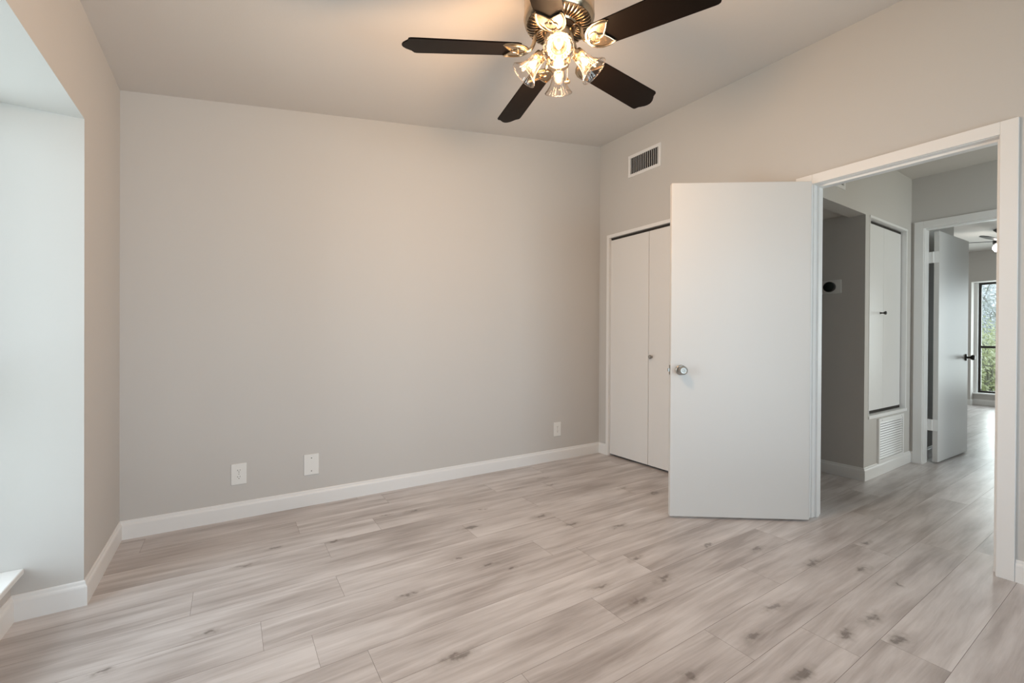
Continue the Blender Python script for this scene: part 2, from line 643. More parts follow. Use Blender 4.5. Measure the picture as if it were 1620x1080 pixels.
make_window('window_1', -0.40, A0 - 0.005, A1 + 0.005, 0.198, SOF, 1, M['bronze'], 'tall alcove window on the left wall', 0.05)

w4 = make_window('added_window_front', 0, 1.40, -1.40, 0.25, 2.10, 2, M['bronze'], None)  # unseen window, added so fill can enter from behind the camera
w4.location, w4.rotation_euler = (1.75, YF - 0.06, 0.25), (0, 0, math.radians(90))

# ------------------------------------------------------------------ closet, doorway trim on the right wall
ct = MB()
tw, td = 0.030, 0.012
ct.box(W - td, C0 + tw, 0, W, C0, CH + tw)
ct.box(W - td, C1, 0, W, C1 - tw, CH + tw)
ct.box(W - td, C1, CH, W, C0, CH + tw)
ct.box(W, C0 - 0.004, 0, W + T, C0, CH)
ct.box(W, C1, 0, W + T, C1 + 0.004, CH)
struct(ct.build('trim_closet', M['trim'], bevel=0.002), 'narrow white trim framing the closet')
cl = MB()
cl.box(W + T, -1.18, -0.02, W + T + 0.95, -1.14, 2.4)
cl.box(W + T + 0.95, -1.18, -0.02, W + T + 1.0, 0.1, 2.4)
cl.box(W + T, 0.06, -0.02, W + T + 1.0, 0.1, 2.4)
cl.box(W + T, -1.18, 2.36, W + T + 1.0, 0.1, 2.4)
struct(cl.build('wall_closet', M['dark']), 'dark closet interior behind the bifold doors')  # closet walls coloured near-black for the shade behind closed doors

c = struct(empty('door_3', (W + 0.022, C0, 0)), 'white bifold closet door pair beside the back corner')
c['category'] = 'door'
lw = (C0 - C1 - 0.008 - 0.010) / 2
for k in range(2):
    ya = -0.006 - k * (lw + 0.004)
    lf = MB().box(-0.014, ya - lw, 0.018, 0.016, ya, CH - 0.022).build('leaf', M['leafpaint'], c, bevel=0.002)
    if k == 1:
        MB().lathe([(0, 0), (0.007, 0.0), (0.006, 0.012), (0.015, 0.02), (0.017, 0.027), (0.013, 0.033), (0.006, 0.034), (0, 0.034)],
                   axis_mx(Vector((-0.014, -0.488, 0.945)), (-1, 0, 0)), 20).build('knob', M['nickel'], lf, smooth=0.7)
MB().box(-0.006, -(C0 - C1) + 0.004, CH - 0.016, 0.014, -0.004, CH - 0.001).build('track', M['dark'], c)

dt = MB()
o0, o1, dz, dd = -1.7504, -2.676, 2.102, 0.016
dt.box(W - dd, D0 + 0.006, 0, W, o0, dz)
dt.box(W - dd, o1, 0, W, D1 - 0.004, dz)
dt.box(W - dd, D1 - 0.004, DH - 0.002, W, D0 + 0.006, dz)
dt.box(W + T, D0 + 0.006, 0, W + T + dd, o0, dz)
dt.box(W + T, o1, 0, W + T + dd, D1 - 0.004, dz)
dt.box(W + T, D1 - 0.004, DH - 0.002, W + T + dd, D0 + 0.006, dz)
struct(dt.build('trim_doorway', M['trim'], bevel=0.002), 'wide flat white casing round the open doorway')
jm = MB()
jm.box(W - 0.001, D0 - 0.0, 0, W + T + 0.001, D0 + 0.012, DH + 0.008)
jm.box(W - 0.001, D1 - 0.012, 0, W + T + 0.001, D1, DH + 0.008)
jm.box(W - 0.001, D1, DH - 0.004, W + T + 0.001, D0, DH + 0.008)
jm.box(W + 0.038, D0 - 0.012, 0, W + 0.074, D0, DH - 0.004)       # door stops
jm.box(W + 0.038, D1, 0, W + 0.074, D1 + 0.012, DH - 0.004)
jm.box(W + 0.038, D1 + 0.012, DH - 0.016, W + 0.074, D0 - 0.012, DH - 0.004)
jo = struct(jm.build('trim_jamb', M['trim'], bevel=0.0015), 'white jamb lining the open doorway')
MB().box(W + 0.010, D1 - 0.001, 0.89, W + 0.036, D1 + 0.002, 0.95).build('strike_plate', M['nickel'], jo)

# open flush door, hinged on the left jamb; local x along the door from the hinge, local y = hall face
DW, DT_ = 0.822, 0.035
ang = math.radians(126)
dirv = Vector((-math.sin(ang), -math.cos(ang), 0))
nrm = Vector((dirv.y, -dirv.x, 0))
if nrm.y > 0:
    nrm = -nrm                                   # towards the camera
face_h = Vector((3.420, -1.868, 0))              # hinge-side corner of the visible face
Mx = Matrix(((dirv.x, nrm.x, 0, face_h.x), (dirv.y, nrm.y, 0, face_h.y), (0, 0, 1, 0), (0, 0, 0, 1)))
if Mx.to_3x3().determinant() < 0:
    # keep a right-handed frame: local y points away from the camera
    Mx = Matrix(((dirv.x, -nrm.x, 0, face_h.x), (dirv.y, -nrm.y, 0, face_h.y), (0, 0, 1, 0), (0, 0, 0, 1)))
    FS = -1
else:
    FS = 1
d1 = struct(empty('door_1', Mx=Mx), 'plain white flush door standing open in front of the closet')
d1['category'] = 'door'
sl = MB()
ya, yb = (-DT_, 0) if FS == 1 else (0, DT_)
sl.box(0, ya, 0.012, DW, yb, 2.042)
sl.build('slab', M['door'], d1, bevel=0.004, bseg=3)
KN = [(0, 0), (0.031, 0), (0.031, 0.004), (0.027, 0.008), (0.014, 0.010), (0.012, 0.022), (0.017, 0.028), (0.025, 0.034), (0.027, 0.044), (0.025, 0.054), (0.021, 0.060),
      (0.0195, 0.0605), (0.018, 0.057), (0.009, 0.0565), (0.008, 0.059), (0.003, 0.0592), (0, 0.0575)]
MB().lathe(KN, axis_mx(Vector((DW - 0.060, 0, 0.905)), (0, FS, 0)), 36).build('knob', M['nickel'], d1, smooth=0.6)
MB().lathe(KN, axis_mx(Vector((DW - 0.060, -FS * DT_, 0.905)), (0, -FS, 0)), 36).build('knob', M['nickel'], d1, smooth=0.6)
lp = MB()
ym = -FS * DT_ / 2
lp.box(DW - 0.001, ym - 0.012, 0.905 - 0.029, DW + 0.0015, ym + 0.012, 0.905 + 0.029)
lp.box(DW + 0.001, ym - 0.006, 0.905 - 0.010, DW + 0.011, ym + 0.006, 0.905 + 0.010)
lp.build('latch_plate', M['nickel'], d1)
hg = []
for z in (0.30, 1.05, 1.82):
    MB().lathe([(0, 0), (0.006, 0), (0.006, 0.09), (0, 0.09)], Matrix.Translation((-0.004, -FS * (DT_ + 0.004), z)), 12).build('hinge', M['trim'], d1, smooth=0.7)

# ------------------------------------------------------------------ wall plates on the back wall


def rrect(w, h, r, k=4):
    pts = []
    for cx_, cy_, a0 in ((w / 2 - r, h / 2 - r, 0), (-w / 2 + r, h / 2 - r, 90), (-w / 2 + r, -h / 2 + r, 180), (w / 2 - r, -h / 2 + r, 270)):
        for i in range(k + 1):
            a = math.radians(a0 + 90 * i / k)
            pts.append((cx_ + r * math.cos(a), cy_ + r * math.sin(a)))
    return pts


BW = Matrix(((1, 0, 0, 0), (0, 0, -1, 0), (0, 1, 0, 0), (0, 0, 0, 1)))    # local (x, y, out) -> world on back wall (x, -out, z)


def outlet(x, z, label):
    o = empty('wall_outlet', (x, 0, z))
    tag(o, label, 'outlet', 'duplex outlets on the long wall')
    MB().prism(rrect(0.080, 0.125, 0.004), 0, 0.0055, BW).build('cover_plate', M['plate'], o, bevel=0.002)
    for s in (1, -1):
        r = MB().prism([(0.0165 * math.cos(t), s * 0.0195 + max(-0.0135, min(0.0135, 0.0165 * math.sin(t)))) for t in [2 * math.pi * i / 32 for i in range(32)]], 0.0055, 0.0080, BW).build('receptacle', M['plate'], o)
        sm = MB()
        sm.obox(BW, -0.0075, s * 0.0195 + 0.0000, 0.0078, -0.0050, s * 0.0195 + 0.0075, 0.0084)
        sm.obox(BW, 0.0050, s * 0.0195 + 0.0005, 0.0078, 0.0073, s * 0.0195 + 0.0075, 0.0084)
        sm.prism([(0.0025 * math.cos(t), s * 0.0195 - 0.0065 + 0.0025 * math.sin(t)) for t in [2 * math.pi * i / 14 for i in range(14)]], 0.0078, 0.0084, BW)
        sm.build('slots', M['slot'], r)
    MB().lathe([(0, 0.0055), (0.003, 0.0055), (0.0026, 0.0068), (0, 0.007)], BW, 14).build('screw', M['nickel'], o)
    return o


outlet(0.543, 0.268, 'white duplex outlet left of the blank plate on the long wall')
outlet(2.985, 0.279, 'white duplex outlet near the corner by the closet')
o = empty('blank_plate', (0.944, 0, 0.266))
tag(o, 'white blank cover plate with two screws beside the outlet', 'wall plate')
MB().prism(rrect(0.090, 0.134, 0.004), 0, 0.008, BW).build('cover_plate', M['plate'], o, bevel=0.003)
for s in (1, -1):
    MB().lathe([(0, 0.0075), (0.0035, 0.0075), (0.0032, 0.0092), (0, 0.0094)], BW @ Matrix.Translation((0, s * 0.042, 0)), 14).build('screw', M['slot'], o)

# ------------------------------------------------------------------ grilles


def grille(name, Mw, w, h, fr, nb, vertical, label, group=None, tilt=35, m_back='dark', bar=0.012, thick=0.0016, edge=0.008):
    """Mw: local (x right, y up, z out) to world, origin at centre"""
    o = empty(name, Mx=Mw)
    tag(o, label, 'vent', group)
    f = MB()
    iw, ih = w / 2 - fr, h / 2 - fr
    for a, b, c_, d in ((-w / 2, -h / 2, w / 2, -ih), (-w / 2, ih, w / 2, h / 2), (-w / 2, -ih, -iw, ih), (iw, -ih, w / 2, ih)):
        f.box(a, b, 0, c_, d, edge)
    f.build('frame', M['trim'], o, bevel=0.002)
    MB().box(-iw, -ih, 0.0002, iw, ih, 0.0012).build('duct_shade', M[m_back], o)  # flat dark sheet painted as the shade behind the louvers
    lv = MB()
    for i in range(nb):
        t = (i + 0.5) / nb
        if vertical:
            R_ = Matrix.Translation((-iw + 2 * iw * t, 0, edge * 0.55)) @ Matrix.Rotation(math.radians(tilt), 4, 'Y')
            lv.obox(R_, -thick / 2, -ih, -bar / 2, thick / 2, ih, bar / 2)
        else:
            R_ = Matrix.Translation((0, -ih + 2 * ih * t, edge * 0.55)) @ Matrix.Rotation(math.radians(tilt), 4, 'X')
            lv.obox(R_, -iw, -thick / 2, -bar / 2, iw, thick / 2, bar / 2)
    lv.build('louvers', M['trim'], o)
    return o


RW = Matrix(((0, 0, -1, W), (-1, 0, 0, -0.536), (0, 1, 0, 2.630), (0, 0, 0, 1)))
grille('air_vent', RW, 0.350, 0.194, 0.026, 15, True, 'white supply vent with vertical slats high above the closet', None, 33, bar=0.010, thick=0.0022, edge=0.009)

# ------------------------------------------------------------------ hall
hb = MB()
U0, U1, UZ0, UZ1 = 4.722, 5.556, 0.492, 2.074       # utility door opening
hb.box(HX, PY, -0.02, U0, PY + 0.11, 2.75)
hb.box(U1, PY, -0.02, QX, PY + 0.11, 2.75)
hb.box(U0, PY, -0.02, U1, PY + 0.11, UZ0)
hb.box(U0, PY, UZ1, U1, PY + 0.11, 2.75)
hb.box(W + T, PY, 2.071, HX, PY + 0.11, 2.75)       # header over the niche
struct(hb.build('wall_hall_back', M['wall']), 'hall wall with the utility doors and return grille')
hn = MB()
hn.box(HX, PY + 0.11, -0.02, HX + 0.1, -0.9, 2.75)
hn.box(W + T, -1.16, -0.02, HX, -1.10, 2.4)
struct(hn.build('wall_hall_side', M['wall']), 'shaded hall wall carrying the round thermostat')
struct(MB().box(W + T, PY + 0.11, 2.095, HX, -1.16, 2.16).build('ceiling_niche', M['ceiling']))
struct(MB().box(W + T, -3.7, HCEIL, QX, PY, HCEIL + 0.08).build('ceiling_hall', M['ceiling']), 'hall ceiling beyond the doorway')
hf = MB()
hf.box(W + T, -3.8, -0.02, 4.35, -3.7, 2.75)
hf.box(5.55, -3.8, -0.02, QX, -3.7, 2.75)
hf.box(4.35, -3.8, -0.02, 5.55, -3.7, 0.40)
hf.box(4.35, -3.8, 2.20, 5.55, -3.7, 2.75)
struct(hf.build('wall_hall_front', M['wall']))
w3 = make_window('added_window_hall', 0, 0.60, -0.60, 0.40, 2.20, 1, M['bronze'], None)  # unseen window, added to let fill light into the hall
w3.location, w3.rotation_euler = (4.95, -3.75, 0.40), (0, 0, math.radians(90))
wq = MB()
wq.box(QX, E0 + 0.012, -0.02, QX + 0.11, 0.55, 2.75)
wq.box(QX, E1 - 0.012, EH + 0.012, QX + 0.11, E0 + 0.012, 2.75)
wq.box(QX, -5.0, -0.02, QX + 0.11, E1 - 0.012, 2.75)
struct(wq.build('wall_hall_end', M['wall']), 'dark hall wall above the second doorway')
struct(MB().box(HX + 0.1, -1.2, -0.02, QX, -1.16, 2.3).build('wall_utility', M['dark']))  # near-black sheet for the shade behind the utility leaves

struct(MB().sweep([(W + T, -1.16), (HX, -1.16), (HX, PY), (QX, PY), (QX, -1.748)], BB, side=-1).build('baseboard_hall', M['trim']), 'white baseboard wrapping the hall corner below the grille')

ut = MB()
j = 0.010
ut.box(U0, PY - 0.004, UZ0, U0 + j, PY + 0.10, UZ1)
ut.box(U1 - 0.018, PY - 0.004, UZ0, U1, PY + 0.10, UZ1)
ut.box(U0, PY - 0.006, UZ1 - 0.012, U1, PY + 0.10, UZ1 + 0.006)
ut.box(U0 - 0.004, PY - 0.010, UZ0 - 0.020, U1 + 0.004, PY + 0.10, UZ0 + 0.004)
struct(ut.build('trim_utility', M['trim'], bevel=0.002), 'white frame lining the raised utility opening')
d4 = struct(empty('door_4', (U0, PY + 0.034, 0)), 'white bifold utility door set above the return grille')
d4['category'] = 'door'
wleaf = (U1 - U0 - 0.018 - j - 0.016) / 2
MB().box(j + 0.002, 0.004, UZ1 - 0.032, U1 - U0 - 0.020, 0.040, UZ1 - 0.013).build('track', M['dark'], d4)  # dark strip standing in for the shaded gap over the leaves
MB().box(U1 - U0 - 0.0255, 0.004, UZ0 + 0.006, U1 - U0 - 0.0185, 0.040, UZ1 - 0.013).build('gap_shade', M['dark'], d4)  # dark filler painted as the shade of the right-hand gap
MB().box(j + 0.002, 0.006, UZ0 + 0.005, U1 - U0 - 0.020, 0.040, UZ0 + 0.028).build('gap_shade', M['dark'], d4)  # dark filler painted as the shade under the leaves
for k in range(2):
    xa = j + 0.003 + k * (wleaf + 0.003)
    lf = MB().box(xa, 0, UZ0 + 0.030, xa + wleaf, 0.028, UZ1 - 0.034).build('leaf', M['leafpaint'], d4, bevel=0.002)
    if k == 0:
        MB().lathe([(0, 0), (0.009, 0.0), (0.006, 0.006), (0.005, 0.02), (0.013, 0.03), (0.015, 0.038), (0.011, 0.043), (0, 0.044)],
                   axis_mx(Vector((wleaf * 0.86, 0, 1.322)), (0, -1, 0)), 18).build('knob', M['bronze'], lf, smooth=0.7)
HB = Matrix(((1, 0, 0, 0), (0, 0, -1, PY), (0, 1, 0, 0), (0, 0, 0, 1)))


def hb_at(x, z):
    m = HB.copy()
    m.translation = Vector((x, PY, z))
    return m


g = grille('return_grille', hb_at(5.184, 0.278), 0.565, 0.362, 0.028, 15, False, 'white louvered return grille low on the hall wall', None, 62, bar=0.0145, thick=0.0022, edge=0.016)
for sx in (-0.22, 0.22):
    MB().lathe([(0, 0.0155), (0.004, 0.0155), (0.0035, 0.0175), (0, 0.018)], Matrix.Translation((sx, 0.167, 0)), 12).build('screw', M['nickel'], g)
grille('air_vent', hb_at(4.120, 2.262), 0.276, 0.156, 0.026, 14, False, 'white vent partly hidden under the doorway head in the hall', None, 30, bar=0.010)

# round thermostat on the shaded hall wall
TW = Matrix(((0, 0, -1, HX), (-1, 0, 0, -1.493), (0, 1, 0, 1.529), (0, 0, 0, 1)))
th = empty('thermostat', Mx=TW)
tag(th, 'round black thermostat on a white backplate in the hall', 'thermostat')
MB().prism(rrect(0.152, 0.110, 0.006), 0, 0.004, TW.inverted() @ TW).build('backplate', M['plate'], th, bevel=0.0015)
MB().lathe([(0, 0.004), (0.038, 0.004), (0.040, 0.008), (0.040, 0.024), (0.0415, 0.026), (0.0415, 0.032), (0.039, 0.034), (0.035, 0.034)], Matrix(), 40).build('ring', M['black'], th, smooth=0.6)
MB().lathe([(0.0355, 0.033), (0.033, 0.0345), (0, 0.0350)], Matrix(), 40).build('screen', M['screen'], th, smooth=0.6)

# second doorway casing and jamb
et = MB()
for xa, xb in ((QX - 0.016, QX), (QX + 0.11, QX + 0.126)):
    et.box(xa, E0 + 0.006, 0, xb, E0 + 0.069, EH + 0.062)
    et.box(xa, E1 - 0.110, 0, xb, E1 - 0.006, EH + 0.062)
    et.box(xa, E1 - 0.006, EH, xb, E0 + 0.006, EH + 0.062)
et.box(QX, E0, 0, QX + 0.11, E0 + 0.012, EH + 0.012)
et.box(QX, E1 - 0.012, 0, QX + 0.11, E1, EH + 0.012)
et.box(QX, E1, EH, QX + 0.11, E0, EH + 0.012)
et.box(QX + 0.03, E1, EH - 0.012, QX + 0.07, E0, EH)
struct(et.build('trim_hall', M['trim'], bevel=0.002), 'white casing of the second doorway at the hall end')
d2 = struct(empty('door_2', (QX + 0.118, -1.8855, 0), math.radians(-2.0)), 'white door with dark bronze knob open into the far room')
d2['category'] = 'door'
MB().box(0, 0, 0.012, 0.80, 0.036, 2.070).build('slab', M['door'], d2, bevel=0.003)
KD = [(0, 0), (0.033, 0), (0.033, 0.004), (0.028, 0.009), (0.011, 0.012), (0.009, 0.030), (0.018, 0.036), (0.025, 0.046), (0.025, 0.056), (0.018, 0.064), (0, 0.066)]
MB().lathe(KD, axis_mx(Vector((0.735, 0, 0.935)), (0, -1, 0)), 28).build('knob', M['bronze'], d2, smooth=0.6)
MB().lathe(KD, axis_mx(Vector((0.735, 0.036, 0.935)), (0, 1, 0)), 28).build('knob', M['bronze'], d2, smooth=0.6)
for z in (0.34, 1.84):
    h = MB()
    h.lathe([(0, 0), (0.006, 0), (0.006, 0.10), (0, 0.10)], Matrix.Translation((-0.006, 0.040, z - 0.05)), 12)
    h.box(-0.0015, 0.002, z - 0.05, 0.0, 0.034, z + 0.05)
    h.box(-0.008, 0.034, z - 0.05, -0.002, 0.068, z + 0.05)
    h.build('hinge', M['trim'], d2)

# ------------------------------------------------------------------ far room
FY0, FY1 = -0.45, -4.9
F0 = -1.045
fw_ = MB()
fw_.box(FX, F0, -0.02, FX + 0.36, FY0 + 0.1, 2.75)
fw_.box(FX, FY1, 2.112, FX + 0.36, F0, 2.75)
fw_.box(FX, FY1 - 0.1, -0.02, FX + 0.36, -3.95, 2.112)
fw_.box(FX + 0.16, -3.95, -0.02, FX + 0.36, F0, 0.186)
struct(fw_.build('wall_far', M['wall']), 'far room wall with a window alcove')
struct(MB().box(QX + 0.11, FY0, -0.02, FX, FY0 + 0.1, 2.75).build('wall_far_left', M['wall']))
struct(MB().box(QX + 0.11, -1.77, -0.02, 6.75, FY0, 2.62).build('wall_far_stub', M['wall']))
struct(MB().sweep([(QX + 0.11, -1.77), (6.75, -1.77)], BB, side=-1).build('baseboard_stub', M['trim']))
struct(MB().box(QX + 0.11, FY1 - 0.1, -0.02, FX, FY1, 2.75).build('wall_far_right', M['wall']))
struct(MB().box(QX + 0.11, FY1, FCEIL, FX, FY0, FCEIL + 0.08).build('ceiling_far', M['ceiling']), 'far room ceiling')
struct(MB().sweep([(FX, FY0), (FX, F0), (FX + 0.16, F0), (FX + 0.16, -3.95)], BB, side=-1).build('baseboard_far', M['trim']), 'white baseboard below the far window')
struct(MB().box(FX + 0.125, -3.95, 0.188, FX + 0.30, F0, 0.208).build('sill_far', M['trim'], bevel=0.004), 'white sill of the far window')
make_window('window_2', FX + 0.28, F0 - 0.040, -3.94, 0.208, 2.110, 3, M['bronze'], 'tall window with dark frame in the far room', 0.04)
struct(MB().box(FX + 0.20, F0 - 0.042, 0.208, FX + 0.31, F0, 2.112).build('trim_far', M['trim']), 'white trim beside the far window')

# ------------------------------------------------------------------ ceiling fan with four-lamp light kit
FC = Vector((1.668, -1.640, 0))
ZB = 2.313                     # blade level
fan = empty('ceiling_fan', (FC.x, FC.y, 2.60))
tag(fan, 'five-bladed dark ceiling fan with four lit glass shades', 'ceiling fan')
Z0 = 2.60


def L_(z):
    return z - Z0


mh = MB().lathe([(0.0, L_(2.600)), (0.085, L_(2.600)), (0.120, L_(2.585)), (0.143, L_(2.555)), (0.148, L_(2.52)), (0.148, L_(2.455)), (0.150, L_(2.445)), (0.146, L_(2.430)), (0.136, L_(2.418)), (0.136, L_(2.424)), (0.075, L_(2.412)), (0.0, L_(2.412))], seg=64)
mh.build('motor_housing', M['brass'], fan, smooth=0.5)
MB().lathe([(0.0, L_(2.70)), (0.072, L_(2.70)), (0.074, L_(2.655)), (0.060, L_(2.615)), (0.030, L_(2.600)), (0.0, L_(2.600))], seg=40).build('canopy', M['brass'], fan, smooth=0.5)
MB().lathe([(0.074, L_(2.4125)), (0.135, L_(2.4185)), (0.135, L_(2.4165)), (0.074, L_(2.4105))], seg=64).build('vent_recess', M['bronze'], fan, smooth=0.5)
rb = MB()
NR = 44
for i in range(NR):
    R_ = rotz(2 * math.pi * (i + 0.5) / NR)
    rb.tube([R_ @ Vector((0.078, 0, L_(2.409))), R_ @ Vector((0.100, 0, L_(2.406))), R_ @ Vector((0.122, 0, L_(2.409))), R_ @ Vector((0.137, 0, L_(2.418)))], 0.0030, 6)
rb.build('vent_ribs', M['brass'], fan, smooth=1.0)
MB().lathe([(0.074, L_(2.412)), (0.080, L_(2.408)), (0.076, L_(2.400)), (0.070, L_(2.402))], seg=48).build('vent_ring', M['brass'], fan, smooth=0.6)
MB().lathe([(0, L_(2.412)), (0.070, L_(2.412)), (0.070, L_(2.392)), (0.0, L_(2.392))], seg=40).build('flywheel', M['bronze'], fan, smooth=0.5)
MB().lathe([(0, L_(2.392)), (0.052, L_(2.392)), (0.054, L_(2.384)), (0.063, L_(2.378)), (0.063, L_(2.318)), (0.060, L_(2.308)), (0.045, L_(2.300)), (0.045, L_(2.284)), (0.050, L_(2.276)), (0.044, L_(2.250)), (0.030, L_(2.238)), (0.012, L_(2.232)), (0.009, L_(2.222)), (0, L_(2.219))], seg=48).build('switch_housing', M['brass'], fan, smooth=0.5)

# blades
A_FIRST = 2.6158


def blade_outline():
    half = [(0.160, 0.052), (0.175, 0.058), (0.300, 0.0615), (0.450, 0.0650), (0.600, 0.0685), (0.612, 0.0680), (0.6205, 0.0635), (0.6235, 0.0560), (0.628, 0.0465), (0.639, 0.0365), (0.6505, 0.0245), (0.6575, 0.012), (0.660, 0.0)]
    return half + [(x, -y) for x, y in reversed(half[:-1])]


def leaf_outline():
    half = [(0.126, 0.000), (0.128, 0.016), (0.136, 0.034), (0.152, 0.050), (0.176, 0.060), (0.202, 0.0615), (0.228, 0.056), (0.238, 0.050), (0.232, 0.043), (0.222, 0.030), (0.213, 0.014), (0.206, 0.0)]
    return half + [(x, -y) for x, y in reversed(half[1:-1])]


def smooth_pts(ctrl, k=6):
    out = []
    P = [Vector(p) for p in ctrl]
    for i in range(len(P) - 1):
        p0, p1, p2, p3 = P[max(i - 1, 0)], P[i], P[i + 1], P[min(i + 2, len(P) - 1)]
        for j_ in range(k):
            t = j_ / k
            out.append(0.5 * ((2 * p1) + (-p0 + p2) * t + (2 * p0 - 5 * p1 + 4 * p2 - p3) * t * t + (-p0 + 3 * p1 - 3 * p2 + p3) * t ** 3))
    out.append(P[-1])
    return out


PITCH = math.radians(12)
for k in range(5):
    az = A_FIRST - k * math.radians(72)
    Mk = Matrix.Translation((0, 0, L_(ZB))) @ rotz(az) @ Matrix.Rotation(-PITCH, 4, 'X')
    b = MB().prism(blade_outline(), -0.003, 0.003, Mk).build('blade', M['blade'], fan, bevel=0.0015)
    br = MB()
    # tulip plate under the blade root
    br.prism(leaf_outline(), -0.0075, -0.0032, Mk)
    zt = -0.0092
    for s in (1, -1):
        loop = [(0.232, s * 0.049, zt), (0.206, s * 0.054, zt), (0.172, s * 0.050, zt), (0.146, s * 0.032, zt), (0.138, s * 0.006, zt), (0.150, -s * 0.018, zt), (0.172, -s * 0.024, zt), (0.180, -s * 0.010, zt), (0.172, s * 0.002, zt)]
        br.tube([Mk @ p for p in smooth_pts(loop)], 0.0030, 7)
        inner = [(0.232, s * 0.049, zt), (0.222, s * 0.030, zt), (0.210, s * 0.012, zt), (0.196, -s * 0.004, zt), (0.180, -s * 0.010, zt)]
        br.tube([Mk @ p for p in smooth_pts(inner)], 0.0028, 7)
    # arm from the flywheel
    arm = [rotz(az) @ Vector((0.060, 0, L_(2.398))), rotz(az) @ Vector((0.084, 0, L_(2.392))), rotz(az) @ Vector((0.100, 0, L_(2.370))), rotz(az) @ Vector((0.108, 0, L_(2.335))), rotz(az) @ Vector((0.122, 0, L_(2.313))), Mk @ Vector((0.145, 0, -0.005))]
    br.tube(smooth_pts(arm), 0.008, 10, radii=None)
    br.build('blade_bracket', M['brass'], b, smooth=0.7)

# lamps
cam_az = math.atan2(CAM.y - FC.y, CAM.x - FC.x)
TILT = math.radians(48)
SH = [(0.021, 0.0), (0.024, 0.006), (0.0265, 0.014), (0.0275, 0.026), (0.0290, 0.042), (0.0325, 0.058), (0.039, 0.074), (0.048, 0.088), (0.0565, 0.098), (0.0600, 0.1025)]
for k in range(4):
    az = cam_az + k * math.pi / 2
    u = Vector((math.cos(az), math.sin(az), 0))
    dv = (u * math.cos(TILT) + Vector((0, 0, -1)) * math.sin(TILT))
    neck = u * 0.080 + Vector((0, 0, L_(2.292)))
    Mn = axis_mx(neck, dv)
    sk = MB().lathe([(0, -0.030), (0.012, -0.030), (0.012, -0.014), (0.024, -0.010), (0.0265, 0.002), (0.0265, 0.010), (0.0235, 0.010), (0.020, 0.002), (0.0, 0.002)], Mn, 28)
    sk.tube(smooth_pts([u * 0.030 + Vector((0, 0, L_(2.295))), u * 0.048 + Vector((0, 0, L_(2.305))), neck - dv * 0.026]), 0.009, 10)
    sk.build('socket', M['brass'], fan, smooth=0.6)
    sh = MB().lathe(SH, Mn, 72, flute=0.045, nfl=18, fl_from=0.2)
    sh.tube([Mn @ Vector((0.0605 * math.cos(2 * math.pi * i / 48), 0.0605 * math.sin(2 * math.pi * i / 48), 0.1025)) for i in range(48)], 0.0020, 6, closed=True)
    so = sh.build('lamp_shade', M['shade'], fan, smooth=1.2)
    md = so.modifiers.new('thickness', 'SOLIDIFY')
    md.thickness = 0.0016
    bu = MB().lathe([(0.010, 0.004), (0.012, 0.012), (0.018, 0.024), (0.0235, 0.038), (0.0245, 0.050), (0.021, 0.062), (0.012, 0.070), (0, 0.073)], Mn, 28).build('bulb', M['globe'], fan, smooth=3.14)
    MB().lathe([(0, 0.020), (0.006, 0.024), (0.0105, 0.036), (0.0115, 0.048), (0.009, 0.058), (0, 0.062)], Mn, 18).build('filament', M['filament'], bu, smooth=3.14)
    pl = bpy.data.lights.new('fan_bulb_light', 'POINT')
    pl.energy, pl.color, pl.shadow_soft_size = BULB_W, (1.0, 0.63, 0.35), 0.028
    po = bpy.data.objects.new('fan_bulb_light', pl)
    COL.objects.link(po)
    po.location = FC + Vector((0, 0, Z0)) + neck + dv * 0.045
kl = bpy.data.lights.new('fan_cluster_light', 'POINT')
kl.energy, kl.color, kl.shadow_soft_size = KIT_W, (1.0, 0.62, 0.34), 0.13
ko = bpy.data.objects.new('fan_cluster_light', kl)
COL.objects.link(ko)
ko.location = (FC.x, FC.y, 2.075)
# pull chain
side = Vector((cr.x, cr.y, 0)).normalized()
pc = MB()
cp = side * 0.040 + Vector((-cf.x, -cf.y, 0)) * -0.02
for i in range(20):
    zz = 2.276 - i * 0.0035
    pc.lathe([(0, 0.0013), (0.0013, 0), (0, -0.0013)], Matrix.Translation((cp.x, cp.y, L_(zz))), 8)
pc.build('pull_chain', M['brass'], fan)
MB().lathe([(0, 0.012), (0.003, 0.010), (0.005, 0.004), (0.012, -0.004), (0.0125, -0.008), (0.008, -0.010), (0, -0.009)], Matrix.Translation((cp.x, cp.y, L_(2.198))), 20).build('pull_fob', M['brass'], fan, smooth=0.6)

# ------------------------------------------------------------------ second fan, far room
f2 = empty('ceiling_fan', (9.35, -1.69, FCEIL))
tag(f2, 'slim black ceiling fan with white globe lamp in the far room', 'ceiling fan')
MB().lathe([(0, 0.0), (0.085, 0.0), (0.082, -0.012), (0.045, -0.050), (0.022, -0.062), (0, -0.062)], seg=28).build('canopy', M['black'], f2, smooth=0.6)
MB().lathe([(0, -0.06), (0.011, -0.06), (0.011, -0.125), (0, -0.125)], seg=16).build('downrod', M['black'], f2, smooth=0.6)
MB().lathe([(0, -0.115), (0.05, -0.120), (0.085, -0.140), (0.088, -0.190), (0.070, -0.205), (0, -0.205)], seg=32).build('motor_housing', M['black'], f2, smooth=0.6)
MB().lathe([(0.070, -0.205), (0.086, -0.230), (0.088, -0.262), (0.070, -0.295), (0.035, -0.315), (0, -0.320)], seg=32).build('globe', M['lampglow'], f2, smooth=3.14)
screen_left = math.atan2(-cr.y, -cr.x)
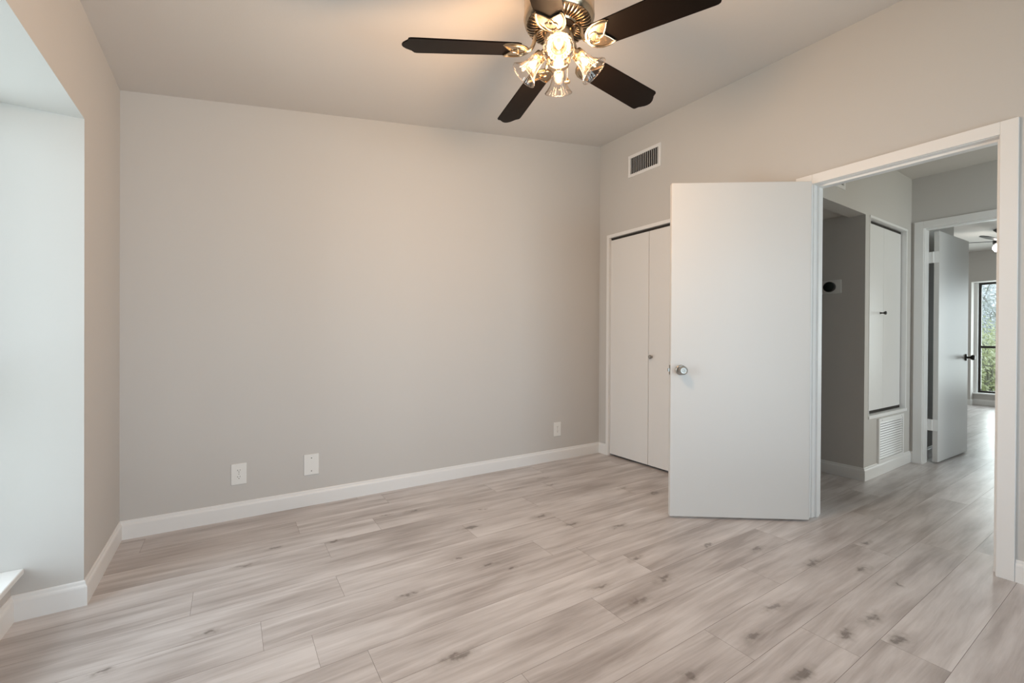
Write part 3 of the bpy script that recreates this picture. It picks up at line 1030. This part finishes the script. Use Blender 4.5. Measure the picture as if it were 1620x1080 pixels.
for k in range(3):
    az = screen_left - 0.35 + k * 2 * math.pi / 3 if k == 0 else screen_left + 0.45 + (k - 1) * 2.2
    Mk = Matrix.Translation((0, 0, -0.165)) @ rotz(az) @ Matrix.Rotation(math.radians(-10), 4, 'X')
    pts = [(0.08, 0.03), (0.35, 0.055), (0.58, 0.05), (0.65, 0.02), (0.655, -0.01), (0.58, -0.045), (0.35, -0.05), (0.08, -0.03)]
    MB().prism(pts, -0.004, 0.004, Mk).build('blade', M['black'], f2)

# ------------------------------------------------------------------ outside the windows
struct(MB().box(FX + 0.5, -14, -0.7, FX + 22, 10, -0.5).build('ground', M['soil']), 'green yard outside the far window')
struct(MB().box(-14, -16, -0.9, -0.9, 8, -0.7).build('ground', M['soil']))
struct(MB().box(-0.9, -16, -0.9, 6, YF - 1.2, -0.7).build('ground', M['soil']))


def plant(name, base, h, spread, nbr, nleaf, leaf, m_leaf, label, seed, cat, z_lo=0.15):
    rnd = random.Random(seed)
    o = empty(name, base)
    tag(o, label, cat)
    br = MB()
    tips = []
    for i in range(nbr):
        a = rnd.uniform(0, 6.28)
        rr = rnd.uniform(0.3, 1.0) * spread
        top = Vector((rr * math.cos(a), rr * math.sin(a), h * rnd.uniform(0.45, 1.0)))
        mid = top * 0.5 + Vector((rnd.uniform(-.2, .2), rnd.uniform(-.2, .2), rnd.uniform(0, .3))) * spread
        path = smooth_pts([(0.05 * math.cos(a), 0.05 * math.sin(a), 0), mid, top], 5)
        br.tube(path, 0.02, 5, radii=[0.03 - 0.025 * t / len(path) for t in range(len(path))])
        tips += path[3:]
    br.build('branches', M['bark'], o, smooth=1.0)
    fo = MB()
    for i in range(nleaf):
        c_ = rnd.choice(tips) + Vector((rnd.gauss(0, 1), rnd.gauss(0, 1), rnd.gauss(0, 1))) * spread * 0.14
        if c_.z < h * z_lo:
            c_.z = h * z_lo + rnd.random() * 0.2
        n_ = Vector((rnd.gauss(0, 1), rnd.gauss(0, 1), rnd.gauss(0, 1) + 0.6)).normalized()
        t_ = n_.orthogonal().normalized()
        s_ = n_.cross(t_)
        l_ = leaf * rnd.uniform(0.6, 1.3)
        vs = [fo.bm.verts.new(c_ + t_ * l_), fo.bm.verts.new(c_ + s_ * l_ * 0.4 + n_ * l_ * .1), fo.bm.verts.new(c_ - t_ * l_), fo.bm.verts.new(c_ - s_ * l_ * 0.4 + n_ * l_ * .1)]
        fo.bm.faces.new(vs)
    fo.build('foliage', m_leaf, o)
    return o


plant('shrub', (FX + 3.6, -0.55, -0.5), 2.0, 1.3, 40, 7000, 0.045, M['leaf'], 'yellow-green shrub outside the far window', 2, 'shrub', 0.1)
plant('tree', (FX + 7.6, 0.1, -0.5), 4.6, 2.6, 45, 13000, 0.06, M['leafhaze'], 'haze-pale leafy tree rising behind the shrub outside the far window', 5, 'tree', 0.12)
